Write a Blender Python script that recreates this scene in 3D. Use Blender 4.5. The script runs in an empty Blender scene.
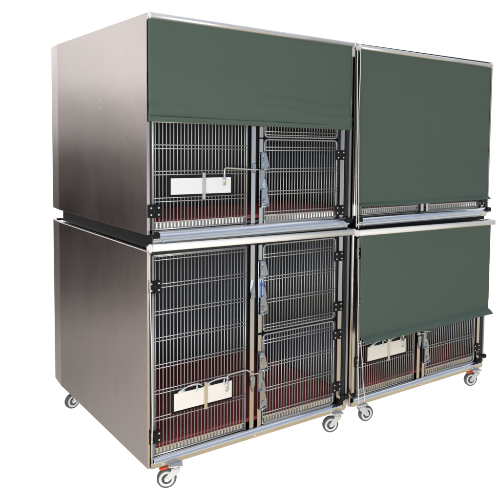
import bpy, bmesh, math, random
from mathutils import Vector, Matrix, noise
random.seed(7)
scene = bpy.context.scene
C = scene.collection

# ------------------------------------------------------------------ materials
def new_mat(name):
    m = bpy.data.materials.new(name); m.use_nodes = True
    nt = m.node_tree; nt.nodes.clear()
    out = nt.nodes.new('ShaderNodeOutputMaterial')
    b = nt.nodes.new('ShaderNodeBsdfPrincipled')
    nt.links.new(b.outputs[0], out.inputs[0])
    return m, nt, b

def mat(name, col, rough=.5, metal=0., var=.0, scale=8., stretch=(1, 1, 1), bump=0., rvar=0., bscale=None, spec=.5, aniso=0.):
    m, nt, b = new_mat(name)
    b.inputs['Base Color'].default_value = (*col, 1)
    b.inputs['Roughness'].default_value = rough
    b.inputs['Metallic'].default_value = metal
    b.inputs['Specular IOR Level'].default_value = spec
    N = nt.nodes.new; L = nt.links.new
    tc = N('ShaderNodeTexCoord'); mp = N('ShaderNodeMapping'); mp.inputs['Scale'].default_value = stretch
    L(tc.outputs['Object'], mp.inputs['Vector'])
    n = N('ShaderNodeTexNoise'); n.inputs['Scale'].default_value = scale; n.inputs['Detail'].default_value = 6
    L(mp.outputs[0], n.inputs['Vector'])
    if var:
        mix = N('ShaderNodeMix'); mix.data_type = 'RGBA'
        mix.inputs[6].default_value = (*[c * (1 - var) for c in col], 1)
        mix.inputs[7].default_value = (*[min(1, c * (1 + var)) for c in col], 1)
        L(n.outputs['Fac'], mix.inputs[0]); L(mix.outputs[2], b.inputs['Base Color'])
    if rvar:
        mr = N('ShaderNodeMapRange'); mr.inputs[1].default_value = .3; mr.inputs[2].default_value = .7
        mr.inputs[3].default_value = max(.02, rough - rvar); mr.inputs[4].default_value = rough + rvar
        L(n.outputs['Fac'], mr.inputs[0]); L(mr.outputs[0], b.inputs['Roughness'])
    if bump:
        n2 = N('ShaderNodeTexNoise'); n2.inputs['Scale'].default_value = bscale or scale; n2.inputs['Detail'].default_value = 4
        L(mp.outputs[0], n2.inputs['Vector'])
        bp = N('ShaderNodeBump'); bp.inputs['Strength'].default_value = bump; bp.inputs['Distance'].default_value = .002
        L(n2.outputs['Fac'], bp.inputs['Height']); L(bp.outputs[0], b.inputs['Normal'])
    return m

def side_steel():
    """brushed stainless sheet: fine vertical grain, slow sheet waviness"""
    m, nt, b = new_mat('brushed_side_steel')
    N = nt.nodes.new; L = nt.links.new
    b.inputs['Metallic'].default_value = 1
    tc = N('ShaderNodeTexCoord')
    mp = N('ShaderNodeMapping'); mp.inputs['Scale'].default_value = (1, 1, .015)
    L(tc.outputs['Object'], mp.inputs[0])
    g = N('ShaderNodeTexNoise'); g.inputs['Scale'].default_value = 420; g.inputs['Detail'].default_value = 3
    L(mp.outputs[0], g.inputs['Vector'])
    s = N('ShaderNodeTexNoise'); s.inputs['Scale'].default_value = 2.2; s.inputs['Detail'].default_value = 3
    L(tc.outputs['Object'], s.inputs['Vector'])
    mix = N('ShaderNodeMix'); mix.data_type = 'RGBA'
    mix.inputs[6].default_value = (.66, .605, .585, 1); mix.inputs[7].default_value = (.78, .72, .695, 1)
    L(g.outputs['Fac'], mix.inputs[0]); L(mix.outputs[2], b.inputs['Base Color'])
    mr = N('ShaderNodeMapRange'); mr.inputs[1].default_value = .3; mr.inputs[2].default_value = .7
    mr.inputs[3].default_value = .11; mr.inputs[4].default_value = .18
    L(s.outputs['Fac'], mr.inputs[0]); L(mr.outputs[0], b.inputs['Roughness'])
    b1 = N('ShaderNodeBump'); b1.inputs['Strength'].default_value = .10; b1.inputs['Distance'].default_value = .02
    L(s.outputs['Fac'], b1.inputs['Height'])
    b2 = N('ShaderNodeBump'); b2.inputs['Strength'].default_value = .07; b2.inputs['Distance'].default_value = .001
    L(g.outputs['Fac'], b2.inputs['Height']); L(b1.outputs[0], b2.inputs['Normal'])
    L(b2.outputs[0], b.inputs['Normal'])
    return m

M = {}
M['side'] = side_steel()
M['steel'] = mat('bright_steel', (.66, .665, .67), .2, 1, .14, 25, (1, 1, .15), .10, .08)
M['rail'] = mat('rail_steel', (.68, .68, .68), .16, 1, .16, 5, (1, 1, 1), .35, .08)
M['sill'] = mat('folded_sill_steel', (.74, .77, .82), .17, 1, .1, 12, (1, 1, 1), .12, .08)
M['wire'] = mat('wire_steel', (.42, .43, .435), .42, .6, .15, 6)
M['lip'] = mat('lip_steel', (.74, .73, .72), .34, 1, .08, 40)
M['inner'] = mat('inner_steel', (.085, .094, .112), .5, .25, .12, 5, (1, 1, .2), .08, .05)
M['inner_shaded'] = mat('inner_shaded_steel', (.045, .051, .064), .5, .25, .12, 5, (1, 1, .2), .08, .05)  # same steel as the lower walls, upper interior's shade put into the colour
M['frame_dark'] = mat('dark_profile', (.022, .024, .030), .38, 0, .2, 20, spec=.35)
M['black'] = mat('black_plastic', (.006, .0065, .008), .45, 0, .2, 60, spec=.25)
M['screw'] = mat('screw_zinc', (.85, .85, .84), .35, .6)
M['alu'] = mat('blind_aluminium', (.70, .71, .73), .34, .75, .03, 30)
M['white_pl'] = mat('white_plastic', (.9, .9, .88), .35)
M['card'] = mat('white_card', (.84, .81, .76), .6, 0, .04, 14, (1, 1, 3))
M['card_clean'] = mat('white_card_clean', (.80, .83, .85), .55, 0, .02, 14)
M['latch'] = mat('cast_latch_steel', (.46, .50, .56), .22, 1, .12, 60, (1, 1, 1), .15, .08)
M['rod'] = mat('lock_rod_steel', (.78, .77, .74), .22, 1)
M['blue'] = mat('blue_sticker', (.01, .09, .42), .4)
M['sticker_pale'] = mat('pale_sticker', (.5, .62, .78), .4)
M['red'] = mat('red_floor', (.38, .060, .060), .5, 0, .3, 9, (1, 1, 1), .3)
M['tyre'] = mat('grey_rubber', (.075, .08, .082), .6, 0, .15, 60)
M['ring'] = mat('pale_wheel_ring', (.62, .62, .61), .45)
M['hub'] = mat('dark_hub', (.05, .053, .055), .5)
M['fork'] = mat('zinc_fork', (.70, .71, .71), .38, .5, .05, 40)
M['brake'] = mat('orange_brake', (.75, .09, .015), .4)
M['cord'] = mat('white_cord', (.72, .72, .69), .7)
M['clear'] = mat('clear_clip', (.62, .68, .72), .15, 0, .1, 60)

def fabric():
    m, nt, b = new_mat('green_blind_fabric')
    N = nt.nodes.new; L = nt.links.new
    tc = N('ShaderNodeTexCoord')
    n = N('ShaderNodeTexNoise'); n.inputs['Scale'].default_value = 3; n.inputs['Detail'].default_value = 8
    L(tc.outputs['Object'], n.inputs['Vector'])
    mix = N('ShaderNodeMix'); mix.data_type = 'RGBA'
    mix.inputs[6].default_value = (.071, .108, .087, 1); mix.inputs[7].default_value = (.084, .124, .101, 1)
    L(n.outputs['Fac'], mix.inputs[0]); L(mix.outputs[2], b.inputs['Base Color'])
    b.inputs['Roughness'].default_value = .62
    b.inputs['Specular IOR Level'].default_value = .35
    w = N('ShaderNodeTexNoise'); w.inputs['Scale'].default_value = 900; w.inputs['Detail'].default_value = 2
    L(tc.outputs['Object'], w.inputs['Vector'])
    bp = N('ShaderNodeBump'); bp.inputs['Strength'].default_value = .18; bp.inputs['Distance'].default_value = .001
    L(w.outputs['Fac'], bp.inputs['Height']); L(bp.outputs[0], b.inputs['Normal'])
    return m
M['fabric'] = fabric()

def glowing_floor():
    m, nt, b = new_mat('white_floor_added_glow')
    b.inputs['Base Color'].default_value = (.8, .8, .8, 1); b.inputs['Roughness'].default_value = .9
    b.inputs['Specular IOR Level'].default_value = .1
    b.inputs['Emission Color'].default_value = (1, 1, 1, 1); b.inputs['Emission Strength'].default_value = .93  # added glow, not a real source: washes out the shade beneath the cages
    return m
M['floor_glow'] = glowing_floor()

# ------------------------------------------------------------------ mesh builder
class MB:
    def __init__(s): s.v = []; s.f = []; s.sm = []; s.mi = []; s.cur = 0
    def face(s, idx, smooth=False): s.f.append(idx); s.sm.append(smooth); s.mi.append(s.cur)
    def use(s, i): s.cur = i; return s
    def box(s, x0, x1, y0, y1, z0, z1):
        b = len(s.v)
        s.v += [(x, y, z) for z in (z0, z1) for y in (y0, y1) for x in (x0, x1)]
        for q in ((0, 2, 3, 1), (4, 5, 7, 6), (0, 1, 5, 4), (2, 6, 7, 3), (0, 4, 6, 2), (1, 3, 7, 5)):
            s.face([b + i for i in q])
        return s
    def cbox(s, x0, x1, y0, y1, z0, z1, c=.0015):
        """box with chamfered vertical and horizontal front edges (prism in xz with bevelled corners)"""
        return s.prism_y([(x0 + c, z0), (x1 - c, z0), (x1, z0 + c), (x1, z1 - c), (x1 - c, z1), (x0 + c, z1), (x0, z1 - c), (x0, z0 + c)], y0, y1, c)
    def prism_y(s, poly, y0, y1, c=0.):
        """polygon in xz (counter-clockwise seen from -y) from y0 (front) to y1 (back), front rim chamfered by c"""
        n = len(poly); cx = sum(p[0] for p in poly) / n; cz = sum(p[1] for p in poly) / n
        def shrink(p):
            d = Vector((p[0] - cx, p[1] - cz)); l = d.length
            return (p[0] - d.x / l * c, p[1] - d.y / l * c) if l > c else p
        rings = []
        if c: rings.append([(*shrink(p), y0) for p in poly]); rings.append([(*p, y0 + c) for p in poly])
        else: rings.append([(*p, y0) for p in poly])
        rings.append([(*p, y1) for p in poly])
        b = len(s.v)
        for r in rings: s.v += [(x, y, z) for x, z, y in r]
        s.face([b + i for i in range(n)])
        for k in range(len(rings) - 1):
            for i in range(n):
                j = (i + 1) % n
                s.face([b + k * n + j, b + k * n + i, b + (k + 1) * n + i, b + (k + 1) * n + j])
        e = b + (len(rings) - 1) * n
        s.face([e + i for i in range(n - 1, -1, -1)])
        return s
    def prism_x(s, poly, x0, x1, smooth=()):
        """polygon in yz, extruded in x"""
        n = len(poly); b = len(s.v)
        s.v += [(x0, y, z) for y, z in poly] + [(x1, y, z) for y, z in poly]
        s.face([b + i for i in range(n)]); s.face([b + n + i for i in range(n - 1, -1, -1)])
        for i in range(n):
            j = (i + 1) % n; s.face([b + j, b + i, b + n + i, b + n + j], i in smooth)
        return s
    def prism_z(s, poly, z0, z1, smooth=()):
        n = len(poly); b = len(s.v)
        s.v += [(x, y, z0) for x, y in poly] + [(x, y, z1) for x, y in poly]
        s.face([b + i for i in range(n - 1, -1, -1)]); s.face([b + n + i for i in range(n)])
        for i in range(n):
            j = (i + 1) % n; s.face([b + i, b + j, b + n + j, b + n + i], i in smooth)
        return s
    def tube(s, pts, r, seg=8, cap=True):
        pts = [Vector(p) for p in pts]; b = len(s.v); n = len(pts)
        up = None
        for i, p in enumerate(pts):
            t = (pts[min(i + 1, n - 1)] - pts[max(i - 1, 0)]).normalized()
            if up is None:
                up = t.orthogonal().normalized()
            up = (up - t * up.dot(t)).normalized(); w = t.cross(up)
            for k in range(seg):
                a = 2 * math.pi * k / seg
                s.v.append(tuple(p + (up * math.cos(a) + w * math.sin(a)) * r))
        for i in range(n - 1):
            for k in range(seg):
                l = (k + 1) % seg
                s.face([b + i * seg + k, b + i * seg + l, b + (i + 1) * seg + l, b + (i + 1) * seg + k], True)
        if cap:
            s.face([b + k for k in range(seg - 1, -1, -1)]); s.face([b + (n - 1) * seg + k for k in range(seg)])
        return s
    def lathe_y(s, cx, cz, prof, seg=32):
        """profile [(radius, y)...] turned about an axis along y"""
        b = len(s.v); n = len(prof)
        for r, y in prof:
            for k in range(seg):
                a = 2 * math.pi * k / seg
                s.v.append((cx + r * math.cos(a), y, cz + r * math.sin(a)))
        for i in range(n - 1):
            for k in range(seg):
                l = (k + 1) % seg
                s.face([b + i * seg + k, b + i * seg + l, b + (i + 1) * seg + l, b + (i + 1) * seg + k], True)
        s.face([b + k for k in range(seg - 1, -1, -1)]); s.face([b + (n - 1) * seg + k for k in range(seg)])
        return s
    def build(s, name, mats, parent=None, bevel=0, xf=None):
        me = bpy.data.meshes.new(name)
        vs = [tuple(xf @ Vector(v)) for v in s.v] if xf else s.v
        me.from_pydata(vs, [], s.f)
        for p, sm, mi in zip(me.polygons, s.sm, s.mi): p.use_smooth = sm; p.material_index = mi
        for m in (mats if isinstance(mats, (list, tuple)) else [mats]): me.materials.append(M[m])
        bm = bmesh.new(); bm.from_mesh(me); bmesh.ops.recalc_face_normals(bm, faces=bm.faces[:]); bm.to_mesh(me); bm.free()
        o = bpy.data.objects.new(name, me); C.objects.link(o)
        if parent: o.parent = parent
        if bevel:
            bv = o.modifiers.new('edge', 'BEVEL'); bv.width = bevel; bv.segments = 2; bv.limit_method = 'ANGLE'
        return o

def rounded(pts, r, n=4, closed=False):
    """polyline with its inner corners rounded"""
    pts = [Vector(p) for p in pts]; out = []
    m = len(pts)
    for i, p in enumerate(pts):
        if not closed and i in (0, m - 1): out.append(p); continue
        a = pts[(i - 1) % m]; c = pts[(i + 1) % m]
        u = (a - p); v = (c - p); d = min(r, u.length * .48, v.length * .48)
        u.normalize(); v.normalize()
        p0 = p + u * d; p1 = p + v * d
        for k in range(n + 1):
            t = k / n
            out.append(p0 * (1 - t) ** 2 + p * 2 * t * (1 - t) + p1 * t * t)
    if closed: out.append(out[0].copy())
    return out

# ------------------------------------------------------------------ cage bank dimensions (metres, z from the floor)
W = 1.243          # width of one cage
D = 1.565          # depth
Z0, Z1 = .115, 1.177            # lower cage body
Z2, Z3 = 1.251, 2.276           # upper cage body
UB = 1.1785                     # underside of the upper cage's base

def side_profile(x_out, t, d, r, sgn, strip=.17, bend=math.radians(4.5)):
    """plan outline of a side sheet: flat, then a slightly bent rear strip, then a rounded rear corner"""
    n = 10; o = [(x_out, 0), (x_out, d - r - strip)]; i = [(x_out + sgn * t, d - r - strip)]
    a0 = bend; xs = x_out + sgn * strip * math.tan(bend)
    cx, cy = xs + sgn * r * math.cos(a0), d - r - r * math.sin(a0) * 0
    cy -= r * math.sin(a0)
    for k in range(n + 1):
        a = a0 + (math.pi / 2 - a0) * k / n
        o.append((cx - sgn * r * math.cos(a), cy + r * math.sin(a)))
        i.append((cx - sgn * (r - t) * math.cos(a), cy + (r - t) * math.sin(a)))
    o.append((cx + sgn * .02, cy + r)); i.append((cx + sgn * .02, cy + r - t))
    return o + i[::-1] + [(x_out + sgn * t, 0)], set(range(2, n + 2))

def body(cage, z0, z1, floor_z, back, wall):
    R = .04
    for sgn, xo in ((1, 0.), (-1, W)):
        poly, sm = side_profile(xo, .014, D, R, sgn)
        b = MB(); b.prism_z(poly, z0, z1, sm)
        if sgn == 1 and z0 > 1:                                       # two rivets
            for zz in (z1 - .37, z1 - .415):
                b.use(1).tube([(.004, .62, zz), (-.0015, .62, zz)], .0035, 10)
        o = b.build('side_panel', ['side', 'screw'], cage, .006)
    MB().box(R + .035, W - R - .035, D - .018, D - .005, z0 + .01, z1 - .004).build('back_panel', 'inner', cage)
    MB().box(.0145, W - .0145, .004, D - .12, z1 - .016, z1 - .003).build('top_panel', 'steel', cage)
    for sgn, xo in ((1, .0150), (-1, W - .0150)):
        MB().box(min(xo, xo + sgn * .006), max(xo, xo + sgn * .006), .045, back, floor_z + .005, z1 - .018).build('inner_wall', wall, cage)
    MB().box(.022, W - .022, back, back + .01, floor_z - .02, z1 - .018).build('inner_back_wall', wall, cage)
    f = MB().box(.022, W - .022, .02, back - .001, floor_z - .02, floor_z)
    for k in range(int((back - .05) / .0212)):                                    # raised slats of the removable floor
        y = .03 + k * .0212
        f.box(.03, W - .03, y, y + .009, floor_z - .001, floor_z + .0012)
    f.build('floor_panel', 'red', cage)

def hinge(parent, x, z, w=.060, h=.056, y=-.006, shift=.4):
    b = MB()
    b.cbox(x - w * .5, x - .003, y - .007, y, z - h / 2, z + h / 2, .002)
    b.cbox(x + .003, x + w * .5, y - .007, y, z - h / 2, z + h / 2, .002)
    b.tube([(x, y - .004, z - h / 2 + .004), (x, y - .004, z + h / 2 - .004)], .006, 10)
    b.use(1)
    for sx in (-1, 1):
        for sz in (-1, 1):
            b.tube([(x + sx * w * .32, y - .0065, z + sz * h * .26), (x + sx * w * .32, y - .009, z + sz * h * .26)], .0042, 10)
    return b.build('hinge', ['black', 'screw'], parent)

WR = .0025
def grid_wires(b, x0, x1, n, z0, z1, rows, y=.004, top_rod=None, bot_rod=None):
    for i in range(n):
        x = x0 + (x1 - x0) * (i + .5) / n
        b.tube([(x, y, z0), (x, y, z1)], WR, 8)
    for z in rows:
        for dz in (-.0085, .0085):
            b.tube([(x0 - .004, y - 2 * WR, z + dz), (x1 + .004, y - 2 * WR, z + dz)], WR, 8)

def lip(parent, x0, x1, z0, z1, n):
    b = MB()
    b.box(x0, x1, .0075, .011, z0, z1)
    b.box(x0, x1, .0015, .011, z1 - .001, z1 + .003)                # folded top edge
    for i in range(n):                                              # pressed ribs
        x = x0 + (x1 - x0) * i / n + .001
        b.box(x - .0024, x + .0024, .0050, .0078, z0 + .006, z1 - .004)
    b.tube([(x0, .003, z0), (x1, .003, z0)], .0032, 8)
    return b.build('door_lip', 'lip', parent)

def latch(parent, x, ztop, zbot, sticker=False, shallow=False):
    """lever latch: slotted upper and lower brackets joined by a slide bar"""
    L = ztop - zbot; y = -.010
    b = MB()
    b.cbox(x, x + .024, y, y + .008, zbot + .012, ztop - .006, .002)                       # slide bar
    hb = L * .30
    b.prism_y([(x - .003, ztop - hb), (x + .030, ztop - hb), (x + .047, ztop - hb * .86), (x + .036, ztop - hb * .30),
               (x + .026, ztop - .004), (x + .012, ztop), (x - .003, ztop - .012)], y - .016, y, .003)
    b.prism_y([(x, zbot + .006), (x + .010, zbot), (x + .032, zbot + .004), (x + .046, zbot + .024), (x + .045, zbot + hb * .55),
               (x + .034, zbot + hb * 1.05), (x + .020, zbot + hb * 1.2), (x, zbot + hb * 1.1)], y - .016, y, .003)
    b.tube([(x + .022, y - .016, zbot + hb * .45), (x + .022, y - .026, zbot + hb * .45)], .011, 16)
    b.tube([(x + .016, y - .016, ztop - hb * .42), (x + .016, y - .024, ztop - hb * .42)], .009, 16)
    b.tube(rounded([(x + .008, y - .02, ztop - hb * 1.0), (x + .036, y - .026, ztop - hb * 1.02), (x + .052, y - .018, ztop - hb * .95)], .01), .0045, 8)
    b.tube(rounded([(x + .006, y - .02, zbot + hb * .1), (x + .034, y - .024, zbot + hb * .16), (x + .05, y - .014, zbot + hb * .3)], .01), .004, 8)
    b.prism_y([(x + .022, zbot + hb), (x + .028, zbot + hb), (x + .043, zbot + hb * 1.02), (x + .034, zbot + hb * 1.55), (x + .024, zbot + hb * 1.75)], y - .010, y, .002)
    b.use(1)
    for dz in (ztop - .018, ztop - hb * .75, zbot + .022):
        b.tube([(x + .008, y - .0155, dz), (x + .008, y - .018, dz)], .0032, 8)
    if shallow: b.v = [(vx, y + (vy - y) * .45, vz) for vx, vy, vz in b.v]
    b.build('latch', ['latch', 'screw'], parent)
    if sticker:
        s = MB(); zt = ztop - hb - .012; zb = zbot + hb * 1.1
        s.box(x + .001, x + .023, y - .0012, y - .0002, zb, zt)
        s.use(1)
        cx = x + .012; zm = zt - .034
        s.prism_y([(cx - .0055, zb + .004), (cx + .0055, zb + .004), (cx + .0055, zm), (cx + .0105, zm), (cx, zt - .003), (cx - .0105, zm), (cx - .0055, zm)], y - .0022, y - .0011)
        s.build('arrow_sticker', ['sticker_pale', 'blue'], parent)

def half_door(cage, z0, z1, rows, lt, lb, zh, with_lip, n=26, shallow=False, sticker=False):
    """one of the two small doors right of the mullion"""
    xl, xr = .650, 1.138
    b = MB()
    zb = z0
    grid_wires(b, xl + .003, xr - .003, n, zb, z1, rows)
    fr = rounded([(xl, .002, zb), (xr, .002, zb), (xr, .002, z1), (xl, .002, z1)], .022, 5, True)
    b.tube(fr, .0042, 8)
    d = b.build('small_door', 'wire', cage)
    MB().cbox(.615, .638, -.002, .016, z0 - .004, z1 + .004, .002).build('door_post', 'steel', d)
    MB().cbox(1.1415, 1.150, -.001, .016, z0 + .001, z1 - .001, .002).build('hinge_post', 'frame_dark', d)
    for z in zh: hinge(d, 1.158, z)
    if with_lip: lip(d, xl - .001, xr + .001, z0 + .002, z0 + .034, n)
    latch(d, .616, lt, lb, sticker, shallow)
    return d

def wide_door(cage, z0, z1, rows, plate, zh, hook_drop, rod_z, clean, n=27, xl=.030):
    xr = .540
    b = MB()
    grid_wires(b, xl + .004, xr - .002, n, z0, z1, rows)
    b.tube([(xl, .002, z0), (xl, .002, z1)], .0062, 10)
    b.tube([(xr, .002, z0), (xr, .002, z1)], .0045, 10)
    b.tube([(xl, .002, z1), (xr, .002, z1)], .0045, 8)
    d = b.build('wide_door', 'wire', cage)
    lip(d, xl + .004, xr - .002, z0 + .002, z0 + .034, n)
    for z in zh: hinge(d, xl + .004, z, .058, .062)
    px0, px1, pz0, pz1 = plate
    h = MB()
    h.cbox(px0 - .012, px1 + .010, -.0085, -.005, pz0 - .010, pz1 + .012, .003)
    h.box(px0 - .012, px0 - .006, -.012, -.008, pz0 - .010, pz1 + .012)
    h.box(px0 - .0055, px1 + .0035, -.012, -.008, pz0 - .010, pz0 - .005)
    h.build('card_holder', 'black', d)
    xm = px0 + (px1 - px0) * .525
    for a, c in ((px0, xm - .009), (xm + .009, px1)):
        MB().box(a, c, -.0115, -.0090, pz0, pz1).build('blank_card', 'card_clean' if clean else 'card', d)
    MB().cbox(xm - .0085, xm + .0085, -.019, -.0120, pz0 - .028, pz1 + .026, .002).build('card_clip', 'rod', d)
    if not clean:                                           # bent clear ties over the holder
        for (ax, bx) in ((px0 + .05, px0 + .13), (xm + .02, xm + .115)):
            k = MB()
            k.tube(rounded([(ax - .03, -.013, pz1 + .004), (ax, -.016, pz1 + .018), ((ax + bx) / 2, -.018, pz1 + .030), (bx, -.016, pz1 + .026), (bx + .02, -.013, pz1 + .012)], .02), .0032, 8)
            k.tube([(bx - .012, -.014, pz1 - .012), (bx - .008, -.016, pz1 + .020)], .0038, 8)
            k.tube([(ax - .028, -.013, pz1 + .002), (ax + .005, -.013, pz1 + .008)], .0055, 8)
            k.build('cable_tie', 'clear', d)
    r = MB()
    pts = [(.419, -.020, rod_z - hook_drop), (.419, -.022, rod_z), (.538, -.016, rod_z + .002), (.566, -.020, rod_z - .022), (.585, -.020, rod_z - .030), (.622, -.020, rod_z - .030)] if not clean else \
          [(.397, -.020, rod_z - hook_drop), (.397, -.022, rod_z), (.54, -.018, rod_z - .010), (.622, -.020, rod_z - .012)]
    r.tube(rounded(pts, .014), .0042, 10)
    x0 = pts[0][0]
    r.tube([(x0, -.020, rod_z - hook_drop), (x0, -.020, rod_z - hook_drop + .055)], .0070, 10)
    r.build('lock_rod', 'rod', d)
    return d

def teardrop(b, x, z, w, h, up=1):
    pts = []
    for k in range(13):
        a = math.pi * k / 12
        pts.append((x + w * math.cos(a + math.pi), z + up * (-h * .25 + w * math.sin(a + math.pi))))
    pts += [(x + w * .8, z + up * h * .2), (x, z + up * h * .75), (x - w * .8, z + up * h * .2)]
    if up < 0: pts = pts[::-1]
    b.prism_y(pts, -.014, -.006, .002)

def roller_blind(cage, bottom, y, zt, r, x0=.012, x1=1.196, hem=0, rolled=False, tilt=-.008, xt=(0., 1.233), cord=None, sag=0., tube='alu'):
    """aluminium tube with the green sheet below it, hem flap and cord"""
    t = MB()
    t.tube([(xt[0], y, zt - tilt * .5), (xt[1], y, zt + tilt * .5)], r, 28)
    b = t.build('blind_tube', tube, cage)
    for xe in (xt[0] - .004, xt[1] - .004):
        e = MB()
        e.tube([(xe, y, zt + (tilt * -.5 if xe < .5 else tilt * .5)), (xe + .009, y, zt + (tilt * -.5 if xe < .5 else tilt * .5))], r + .002, 24)
        xa = xe + .006 if xe < .5 else xe - .009
        e.box(xa, xa + .012, y + r * .6, -.0045, zt - r * .6, zt + r * .6)
        e.build('tube_bracket', 'white_pl', b)
    if not rolled:
        f = MB(); nx, nz = 90, 150
        top = zt - r * .4
        for j in range(nz + 1):
            tt = j / nz; z = top + (bottom - top) * tt
            for i in range(nx + 1):
                u = i / nx; x = x0 + (x1 - x0) * u
                wav = .0040 * noise.noise(Vector((x * 1.6, z * 1.5, bottom * 9))) + .0085 * noise.noise(Vector((x * 5, z * .7, 21 + bottom))) * tt
                rip = noise.noise(Vector((x * 1.3, z * 24 + .8 * noise.noise(Vector((x * 2, z * 3, 5))), 3 + bottom)))
                wav += .0095 * rip * (min(1, tt * 1.4) ** 2) * max(0, .55 + noise.noise(Vector((x * 1.1, z * 4, 40 + bottom)))) * (1.5 if sag else 1.1)
                edge = -.006 * (abs(2 * u - 1) ** 12) * tt
                zz = z - .004 * math.sin(math.pi * u) * tt * (1 if sag else 0)
                f.v.append((x, y + r * .55 * (1 - min(1, tt * 12)) * 0 + wav + edge, zz + tilt * (u - .5) * (1 - tt) + (-.010 * (u - .5) * tt if sag else 0)))
        n1 = nx + 1
        for j in range(nz):
            for i in range(nx):
                f.face([j * n1 + i, j * n1 + i + 1, (j + 1) * n1 + i + 1, (j + 1) * n1 + i], True)
        if hem:                                            # flap of the hem, turned out towards the viewer
            b0 = len(f.v); m = 6
            for j in range(1, m + 1):
                tt = j / m
                for i in range(n1):
                    ox, oy, oz = f.v[nz * n1 + i]
                    u = i / nx
                    lift = 1 - .25 * math.sin(math.pi * u)
                    f.v.append((ox, oy - hem * (tt ** .8) * lift, oz - hem * (.42 * tt + .25 * tt * tt) / lift))
            for j in range(m):
                s0 = nz * n1 if j == 0 else b0 + (j - 1) * n1
                s1 = b0 + j * n1
                for i in range(nx): f.face([s0 + i, s0 + i + 1, s1 + i + 1, s1 + i], True)
        o = f.build('blind_sheet', 'fabric', b)
        so = o.modifiers.new('thick', 'SOLIDIFY'); so.thickness = .0012
        if not hem:
            h = MB(); h.prism_x([(y - .0065, bottom + .010), (y - .007, bottom - .010), (y - .004, bottom - .014), (y + .004, bottom - .014), (y + .008, bottom + .010)], x0 + .001, x1 + .006)
            h.v = [(vx, vy, vz - .010 * ((vx - x0) / (x1 - x0) - .5)) for vx, vy, vz in h.v]
            h.build('hem_bar', 'fabric', b, .0015)
    for pts in cord or []:
        k = MB(); k.tube(rounded(pts, .05, 4), .0026, 8)
        k.build('blind_cord', 'cord', b)
    return b

def wiggle(x, y, z0, z1, amp, seed, n=14, drift=0.):
    out = []
    for i in range(n + 1):
        t = i / n
        out.append((x + drift * t + amp * noise.noise(Vector((seed, t * 4, 0))), y + amp * .5 * noise.noise(Vector((0, t * 4, seed))), z0 + (z1 - z0) * t))
    return out

def knob(parent, x, z):
    b = MB()
    b.lathe_y(x, z, [(.004, 0), (.004, -.018), (.011, -.02), (.0155, -.026), (.0165, -.034), (.013, -.042), (.005, -.046)], 20)
    b.build('bumper_knob', 'black', parent)

def stop(parent, x, z, sgn=1):
    b = MB()
    b.prism_y([(x - .028, z - .016), (x + .022, z - .014), (x + .026, z + .010), (x + .010, z + .020), (x - .006, z + .006), (x - .030, z - .004)][::1], -.034, -.013, .004)
    b.build('corner_stop', 'black', parent)

def caster(cage, x, y, stem, brake, ang=0.):
    """swivel caster; wheel axis along y, stem offset in x"""
    R = .0475
    xf = Matrix.Translation((x, y, 0)) @ Matrix.Rotation(ang, 4, 'Z')
    f = MB()
    f.cbox(stem - .034, stem + .034, -.030, .030, .1075, .1145, .002)
    f.tube([(stem, 0, .094), (stem, 0, .1075)], .019, 20)
    for s in (-1, 1):                                         # the two fork cheeks, slanting from the stem to the axle
        sx = 1 if stem > 0 else -1
        y0, y1 = (-.0215, -.0180) if s < 0 else (.0180, .0215)
        f.prism_y([(-sx * .010, R - .010), (sx * .006, R - .012), (stem + sx * .022, .082), (stem + sx * .022, .099), (stem - sx * .020, .099), (stem - sx * .022, .088), (-sx * .012, R + .006)][::sx], y0, y1, .001)
        f.tube([(0, -.0215 if s < 0 else .0215, R), (0, -.026 if s < 0 else .026, R)], .0085, 14)
    f.box(stem - .022, stem + .022, -.0215, .0215, .0935, .0965)
    o = f.build('caster', 'fork', cage, xf=xf)
    w = MB()
    w.lathe_y(0, R, [(.0345, -.0105), (.041, -.0155), (.0455, -.0135), (.0475, -.007), (.0475, .007), (.0455, .0135), (.041, .0155), (.0345, .0105)], 44)
    w.build('tyre', 'tyre', o, xf=xf)
    w = MB()
    w.lathe_y(0, R, [(.0245, -.0135), (.027, -.0165), (.036, -.0165), (.0378, -.0125), (.0378, .0125), (.036, .0165), (.027, .0165), (.0245, .0135)], 44)
    w.use(1).lathe_y(0, R, [(.010, -.0165), (.012, -.0172), (.014, -.0145), (.0262, -.0140), (.0262, .0140), (.014, .0145), (.010, .0165)], 40)
    w.build('wheel', ['ring', 'hub'], o, xf=xf)
    if brake:
        p = MB(); p.prism_y([(-.036, .098), (-.030, .0945), (.010, .103), (.012, .1075), (-.004, .1075), (-.034, .104)], -.020, .020, .003)
        p.build('brake_pedal', 'brake', o, xf=xf)
    return o

def empty(name, x, label):
    o = bpy.data.objects.new(name, None); C.objects.link(o); o.location = (x, 0, 0)
    o['label'] = label; o['category'] = 'cage'; o['group'] = 'stacked steel animal cages'
    return o

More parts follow.
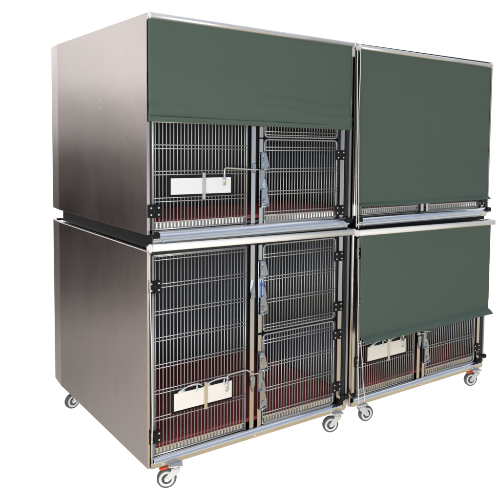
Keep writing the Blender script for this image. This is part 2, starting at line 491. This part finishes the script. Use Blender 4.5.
def front_posts(cage, z0, z1, second=False):
    MB().cbox(.5650, .5905, -.004, .02, z0, z1, .002).build('mullion', 'steel', cage)
    if second:
        MB().cbox(.0145, .0345, -.003, .03, z0, z1, .002).build('front_jamb', 'steel', cage)
        MB().cbox(.0350, .0530, .006, .03, z0, z1, .002).build('hinge_post', 'frame_dark', cage)
    else:
        MB().cbox(.0145, .0225, .000, .03, z0, z1, .002).build('front_jamb', 'frame_dark', cage)
    MB().cbox(1.1625, 1.1905, -.003, .025, z0, z1, .002).build('front_post', 'steel', cage)
    j = MB()
    j.box(1.1975, W - .0145, .010, .03, z0, z1)
    j.cbox(1.200, 1.204, -.002, .011, z0, z1, .001); j.cbox(1.210, 1.226, .002, .011, z0, z1, .002)
    j.build('edge_profile', 'frame_dark', cage)
    MB().cbox(W - .0135, W - .0005, -.0035, -.0005, z0 - .02, z1, .001).build('edge_strip', 'wire', cage)

def upper_cage(x, label, second=False):
    c = empty('animal_cage', x, label)
    body(c, Z2, Z3, 1.314, .62, 'inner_shaded')
    b = MB(); b.box(.03, W - .03, .006, D - .19, UB, Z2 + .004)
    b.build('base_frame', 'black', c)
    # folded sill with its lower lip
    s = MB(); s.prism_x([(.0, 1.269), (-.006, 1.2685), (-.012, 1.2655), (-.0175, 1.2605), (-.0225, 1.254), (-.0265, 1.2465), (-.029, 1.239), (-.030, 1.231), (-.0285, 1.226), (-.013, 1.2255), (-.012, 1.2245), (-.0122, 1.214), (-.0105, 1.205), (.0, 1.205)], .024, W - .026, range(1, 7))
    s.build('sill', 'sill', c, .0015)
    front_posts(c, 1.2695, Z3 - .02, second)
    h = MB(); h.cbox(.024, W - .03, .0, .03, Z3 - .019, Z3 - .004, .002); h.build('header_rail', 'frame_dark', c)
    MB().cbox(.0255, W - .03, .0145, .03, 1.2695, 1.286, .001).build('threshold', 'frame_dark', c)
    d = wide_door(c, 1.272, 2.225, [1.665, 1.541, 1.414, 1.789, 1.913, 2.037, 2.161], (.115, .440, 1.437, 1.515), (1.362, 1.98), .088, 1.563, True, xl=.062 if second else .030)
    half_door(c, 1.270, 1.708, [1.660, 1.546, 1.427, 1.318], 1.643, 1.348, (1.628, 1.311), True, shallow=second)
    half_door(c, 1.722, 2.225, [1.742, 1.86, 1.98, 2.10], 2.12, 1.83, (1.80, 2.15), False, shallow=True)
    if not second: MB().cbox(1.207, 1.240, -.026, -.0045, 2.188, 2.238, .004).build('rail_bracket', 'fork', c)
    for sx in (.02, 1.205):
        MB().prism_y([(sx, 1.236), (sx + .03, 1.236), (sx + .03, 1.258), (sx + .022, 1.266), (sx, 1.266)], -.0375, -.0125 + .0, .002).build('corner_stop', 'black', c)
    MB().cbox(.567, .589, -.012, -.0045, 1.535, 1.585, .003).build('rod_guide', 'latch', c)
    for xx in (.075, 1.16): MB().tube([(xx, -.0125, 1.216), (xx, -.017, 1.216)], .006, 12).build('sill_screw', 'screw', c)
    return c

def lower_cage(x, label, casters, second=False):
    c = empty('animal_cage', x, label)
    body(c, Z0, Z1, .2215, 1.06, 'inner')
    MB().box(.0145, W - .0145, .035, D - .12, Z0 + .001, .150).build('base_frame', 'frame_dark', c)
    MB().cbox(.0148, W - .0148, -.006, .034, Z0 + .0005, .143, .002).build('bottom_rail', 'rail', c)
    s = MB(); s.prism_x([(.0, .1712), (-.005, .1708), (-.0105, .1682), (-.0155, .1640), (-.0198, .1585), (-.0228, .1525), (-.024, .1472), (-.0225, .1452), (.0, .1445)], .024, 1.19, range(1, 6))
    s.build('sill', 'sill', c, .0012)
    front_posts(c, .1435 + .0285, Z1 - .020, second)
    MB().cbox(.024, W - .03, .0, .03, Z1 - .0195, Z1 - .0035, .002).build('header_rail', 'frame_dark', c)
    MB().cbox(1.1915, W - .015, -.005, .009, .1435, .1715, .001).build('corner_plate', 'steel', c)
    wide_door(c, .174, 1.150, [1.136, 1.003, .873, .744, .612, .487, .356], (.131, .452, .375, .462), (1.045, .385) if second else (1.003, .272), .085, .500, False, xl=.062 if second else .030)
    half_door(c, .174, .664, [.625, .494, .363, .225], .578, .262, (.582, .269), True)
    half_door(c, .683, 1.150, [1.091, .968, .846, .709], 1.072, .778, (1.043, .748), False, sticker=True)
    t = MB(); teardrop(t, .578, .905, .013, .09, 1); t.build('rod_guide', 'latch', c)
    t = MB(); teardrop(t, .580, .425, .015, .075, -1); t.build('rod_guide', 'latch', c)
    for xx in (.075, .60, 1.12): MB().tube([(xx, -.0065, .129), (xx, -.010, .129)], .0055, 12).build('rail_screw', 'screw', c)
    knob(c, 1.2165, .205); stop(c, 1.168, .176)
    for a in casters: caster(c, *a)
    return c

X2 = W + .0205
lo1 = lower_cage(0, 'lower steel cage on casters with its blind rolled up and a blue arrow sticker',
                 [(.098, .002, .042, True, -.40), (1.130, .010, .040, False, -.33), (.036, 1.25, .03, False, .25), (1.13, 1.34, .035, False, .3)])
lo2 = lower_cage(X2, 'lower steel cage on casters, green blind hanging over the upper part of its doors',
                 [(.137, .004, -.032, False, -.15), (1.118, .006, .040, True, -.35), (.14, 1.34, .03, False, .3), (1.10, 1.34, .03, False, .3)], True)
up1 = upper_cage(0, 'upper steel cage with short green blind above bars and white door cards')
up2 = upper_cage(X2, 'upper steel cage almost fully covered by its long green blind', True)
knob(lo2, .008, .199)
for c_ in (lo2, up2): c_.scale.x = 1.012

roller_blind(lo1, 0, -.052, 1.190, .0172, rolled=True, tube='white_pl', tilt=-.012, xt=(-.006, 1.232), cord=[wiggle(-.010, -.060, 1.17, .165, .007, 4.3, 16, .008)])
roller_blind(lo2, .562, -.070, 1.171, .0172, x0=.010, x1=1.192, hem=.046, tube='white_pl', tilt=-.014, xt=(-.020, 1.222),
             cord=[wiggle(-.026, -.088, 1.15, .56, .006, 1.3, 12, .010) + wiggle(-.014, -.088, .545, .170, .010, 2.3, 8, .014),
                   wiggle(.004, -.088, .545, .170, .010, 7.7, 8, .042)])
roller_blind(up1, 1.790, -.041, 2.256, .0135, x0=-.009, x1=1.203, tilt=-.008, xt=(-.003, 1.214), sag=1.)
roller_blind(up2, 1.349, -.041, 2.244, .0135, x0=.006, x1=1.176, hem=.028, tilt=-.006, xt=(-.002, 1.178),
             cord=[wiggle(-.030, -.075, 2.235, 1.205, .006, 5.5, 14, .012), wiggle(-.044, -.072, 2.235, 1.215, .007, 9.1, 14, .014)])

# ------------------------------------------------------------------ white floor under the cages, with an added glow
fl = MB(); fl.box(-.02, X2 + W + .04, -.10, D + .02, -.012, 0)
f = fl.build('floor', 'floor_glow'); f['kind'] = 'structure'

# ------------------------------------------------------------------ studio surroundings
w = bpy.data.worlds.new('World'); scene.world = w; w.use_nodes = True
nt = w.node_tree; nt.nodes.clear(); N = nt.nodes.new; L = nt.links.new
out = N('ShaderNodeOutputWorld'); bg = N('ShaderNodeBackground'); L(bg.outputs[0], out.inputs[0])
tc = N('ShaderNodeTexCoord'); sep = N('ShaderNodeSeparateXYZ'); L(tc.outputs['Generated'], sep.inputs[0])
def math_n(op, a, b=None):
    n = N('ShaderNodeMath'); n.operation = op
    for i, v in enumerate((a, b)):
        if v is None: continue
        if hasattr(v, 'is_output'): L(v, n.inputs[i])
        else: n.inputs[i].default_value = v
    return n.outputs[0]
el = math_n('MULTIPLY', math_n('ARCSINE', sep.outputs[2]), 180 / math.pi)
flat = N('ShaderNodeCombineXYZ'); L(sep.outputs[0], flat.inputs[0]); L(sep.outputs[1], flat.inputs[1])
nrm = N('ShaderNodeVectorMath'); nrm.operation = 'NORMALIZE'; L(flat.outputs[0], nrm.inputs[0])
def plan_mask(az, c0, c1):
    d = N('ShaderNodeVectorMath'); d.operation = 'DOT_PRODUCT'; L(nrm.outputs[0], d.inputs[0])
    d.inputs[1].default_value = (math.sin(math.radians(az)), math.cos(math.radians(az)), 0)
    m = N('ShaderNodeMapRange'); m.interpolation_type = 'SMOOTHSTEP'
    m.inputs[1].default_value = c0; m.inputs[2].default_value = c1
    L(d.outputs['Value'], m.inputs[0]); return m.outputs[0]
def ramp(stops):
    m = N('ShaderNodeMapRange'); m.inputs[1].default_value = -90; m.inputs[2].default_value = 90; L(el, m.inputs[0])
    r = N('ShaderNodeValToRGB'); r.color_ramp.interpolation = 'EASE'
    e = r.color_ramp.elements
    while len(e) < len(stops): e.new(.5)
    for q, (a, c) in zip(e, stops): q.position = (a + 90) / 180; q.color = (*c, 1)
    L(m.outputs[0], r.inputs[0]); return r.outputs[0]
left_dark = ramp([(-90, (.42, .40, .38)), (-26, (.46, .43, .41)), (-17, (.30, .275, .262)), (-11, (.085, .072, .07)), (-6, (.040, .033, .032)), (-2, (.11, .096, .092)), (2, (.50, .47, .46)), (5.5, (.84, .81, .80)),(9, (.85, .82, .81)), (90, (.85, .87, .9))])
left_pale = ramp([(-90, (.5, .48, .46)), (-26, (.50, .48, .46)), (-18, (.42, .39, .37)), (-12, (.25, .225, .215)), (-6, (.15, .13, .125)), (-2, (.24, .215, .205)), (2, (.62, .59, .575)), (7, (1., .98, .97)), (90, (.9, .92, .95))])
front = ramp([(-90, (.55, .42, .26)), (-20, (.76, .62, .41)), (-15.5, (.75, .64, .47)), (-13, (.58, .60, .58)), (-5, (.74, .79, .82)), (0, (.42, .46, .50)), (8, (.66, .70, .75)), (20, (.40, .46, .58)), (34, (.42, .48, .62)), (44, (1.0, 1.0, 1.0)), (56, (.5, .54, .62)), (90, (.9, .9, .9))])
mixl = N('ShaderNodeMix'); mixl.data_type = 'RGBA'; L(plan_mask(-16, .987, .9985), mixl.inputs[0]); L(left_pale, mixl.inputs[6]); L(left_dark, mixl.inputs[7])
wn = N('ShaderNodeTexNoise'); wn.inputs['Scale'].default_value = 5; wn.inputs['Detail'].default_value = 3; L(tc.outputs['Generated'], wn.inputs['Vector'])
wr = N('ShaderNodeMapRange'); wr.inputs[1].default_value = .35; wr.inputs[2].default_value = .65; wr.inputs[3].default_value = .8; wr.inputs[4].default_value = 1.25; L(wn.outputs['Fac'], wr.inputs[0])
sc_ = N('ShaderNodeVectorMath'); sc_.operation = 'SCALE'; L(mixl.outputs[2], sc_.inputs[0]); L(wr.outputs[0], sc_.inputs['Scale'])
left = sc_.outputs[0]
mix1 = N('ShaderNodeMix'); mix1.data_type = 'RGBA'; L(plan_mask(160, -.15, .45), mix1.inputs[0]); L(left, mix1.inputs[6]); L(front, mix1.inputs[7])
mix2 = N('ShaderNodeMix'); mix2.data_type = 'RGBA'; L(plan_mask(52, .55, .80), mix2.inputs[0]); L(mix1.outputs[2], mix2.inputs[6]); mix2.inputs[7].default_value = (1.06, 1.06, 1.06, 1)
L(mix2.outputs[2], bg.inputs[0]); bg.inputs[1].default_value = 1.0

def softbox(name, loc, target, size, power, col=(1, 1, 1)):
    l = bpy.data.lights.new(name, 'AREA'); l.shape = 'RECTANGLE'; l.size, l.size_y = size; l.energy = power; l.color = col
    o = bpy.data.objects.new(name, l); C.objects.link(o); o.location = loc
    o.rotation_euler = (Vector(target) - Vector(loc)).to_track_quat('-Z', 'Y').to_euler()
    return o
softbox('softbox_key', (-2.3, -3.0, .45), (.8, 0, 1.2), (1.3, 1.3), 105, (1, .99, .97))

# ------------------------------------------------------------------ camera
yaw, pitch, roll, fpx, px, py = .6749, -.0682, .0160, 658.84, 330.0, 188.88
fw = Vector((math.sin(yaw) * math.cos(pitch), math.cos(yaw) * math.cos(pitch), math.sin(pitch)))
rt = Vector((math.cos(yaw), -math.sin(yaw), 0)); upv = rt.cross(fw)
r2 = rt * math.cos(roll) + upv * math.sin(roll); u2 = -rt * math.sin(roll) + upv * math.cos(roll)
cam = bpy.data.cameras.new('camera'); co = bpy.data.objects.new('camera', cam); C.objects.link(co)
mw = Matrix((r2, u2, -fw)).transposed().to_4x4(); mw.translation = Vector((-1.2458, -2.9209, 1.6908)); co.matrix_world = mw
cam.sensor_width = 36; cam.lens = fpx / 500 * 36
cam.shift_x = -(px - 250) / 500; cam.shift_y = (py - 250) / 500
cam.clip_start = .05; cam.clip_end = 100
scene.camera = co

vs = scene.view_settings; vs.view_transform = 'Standard'; vs.look = 'None'; vs.exposure = 0; vs.gamma = 1
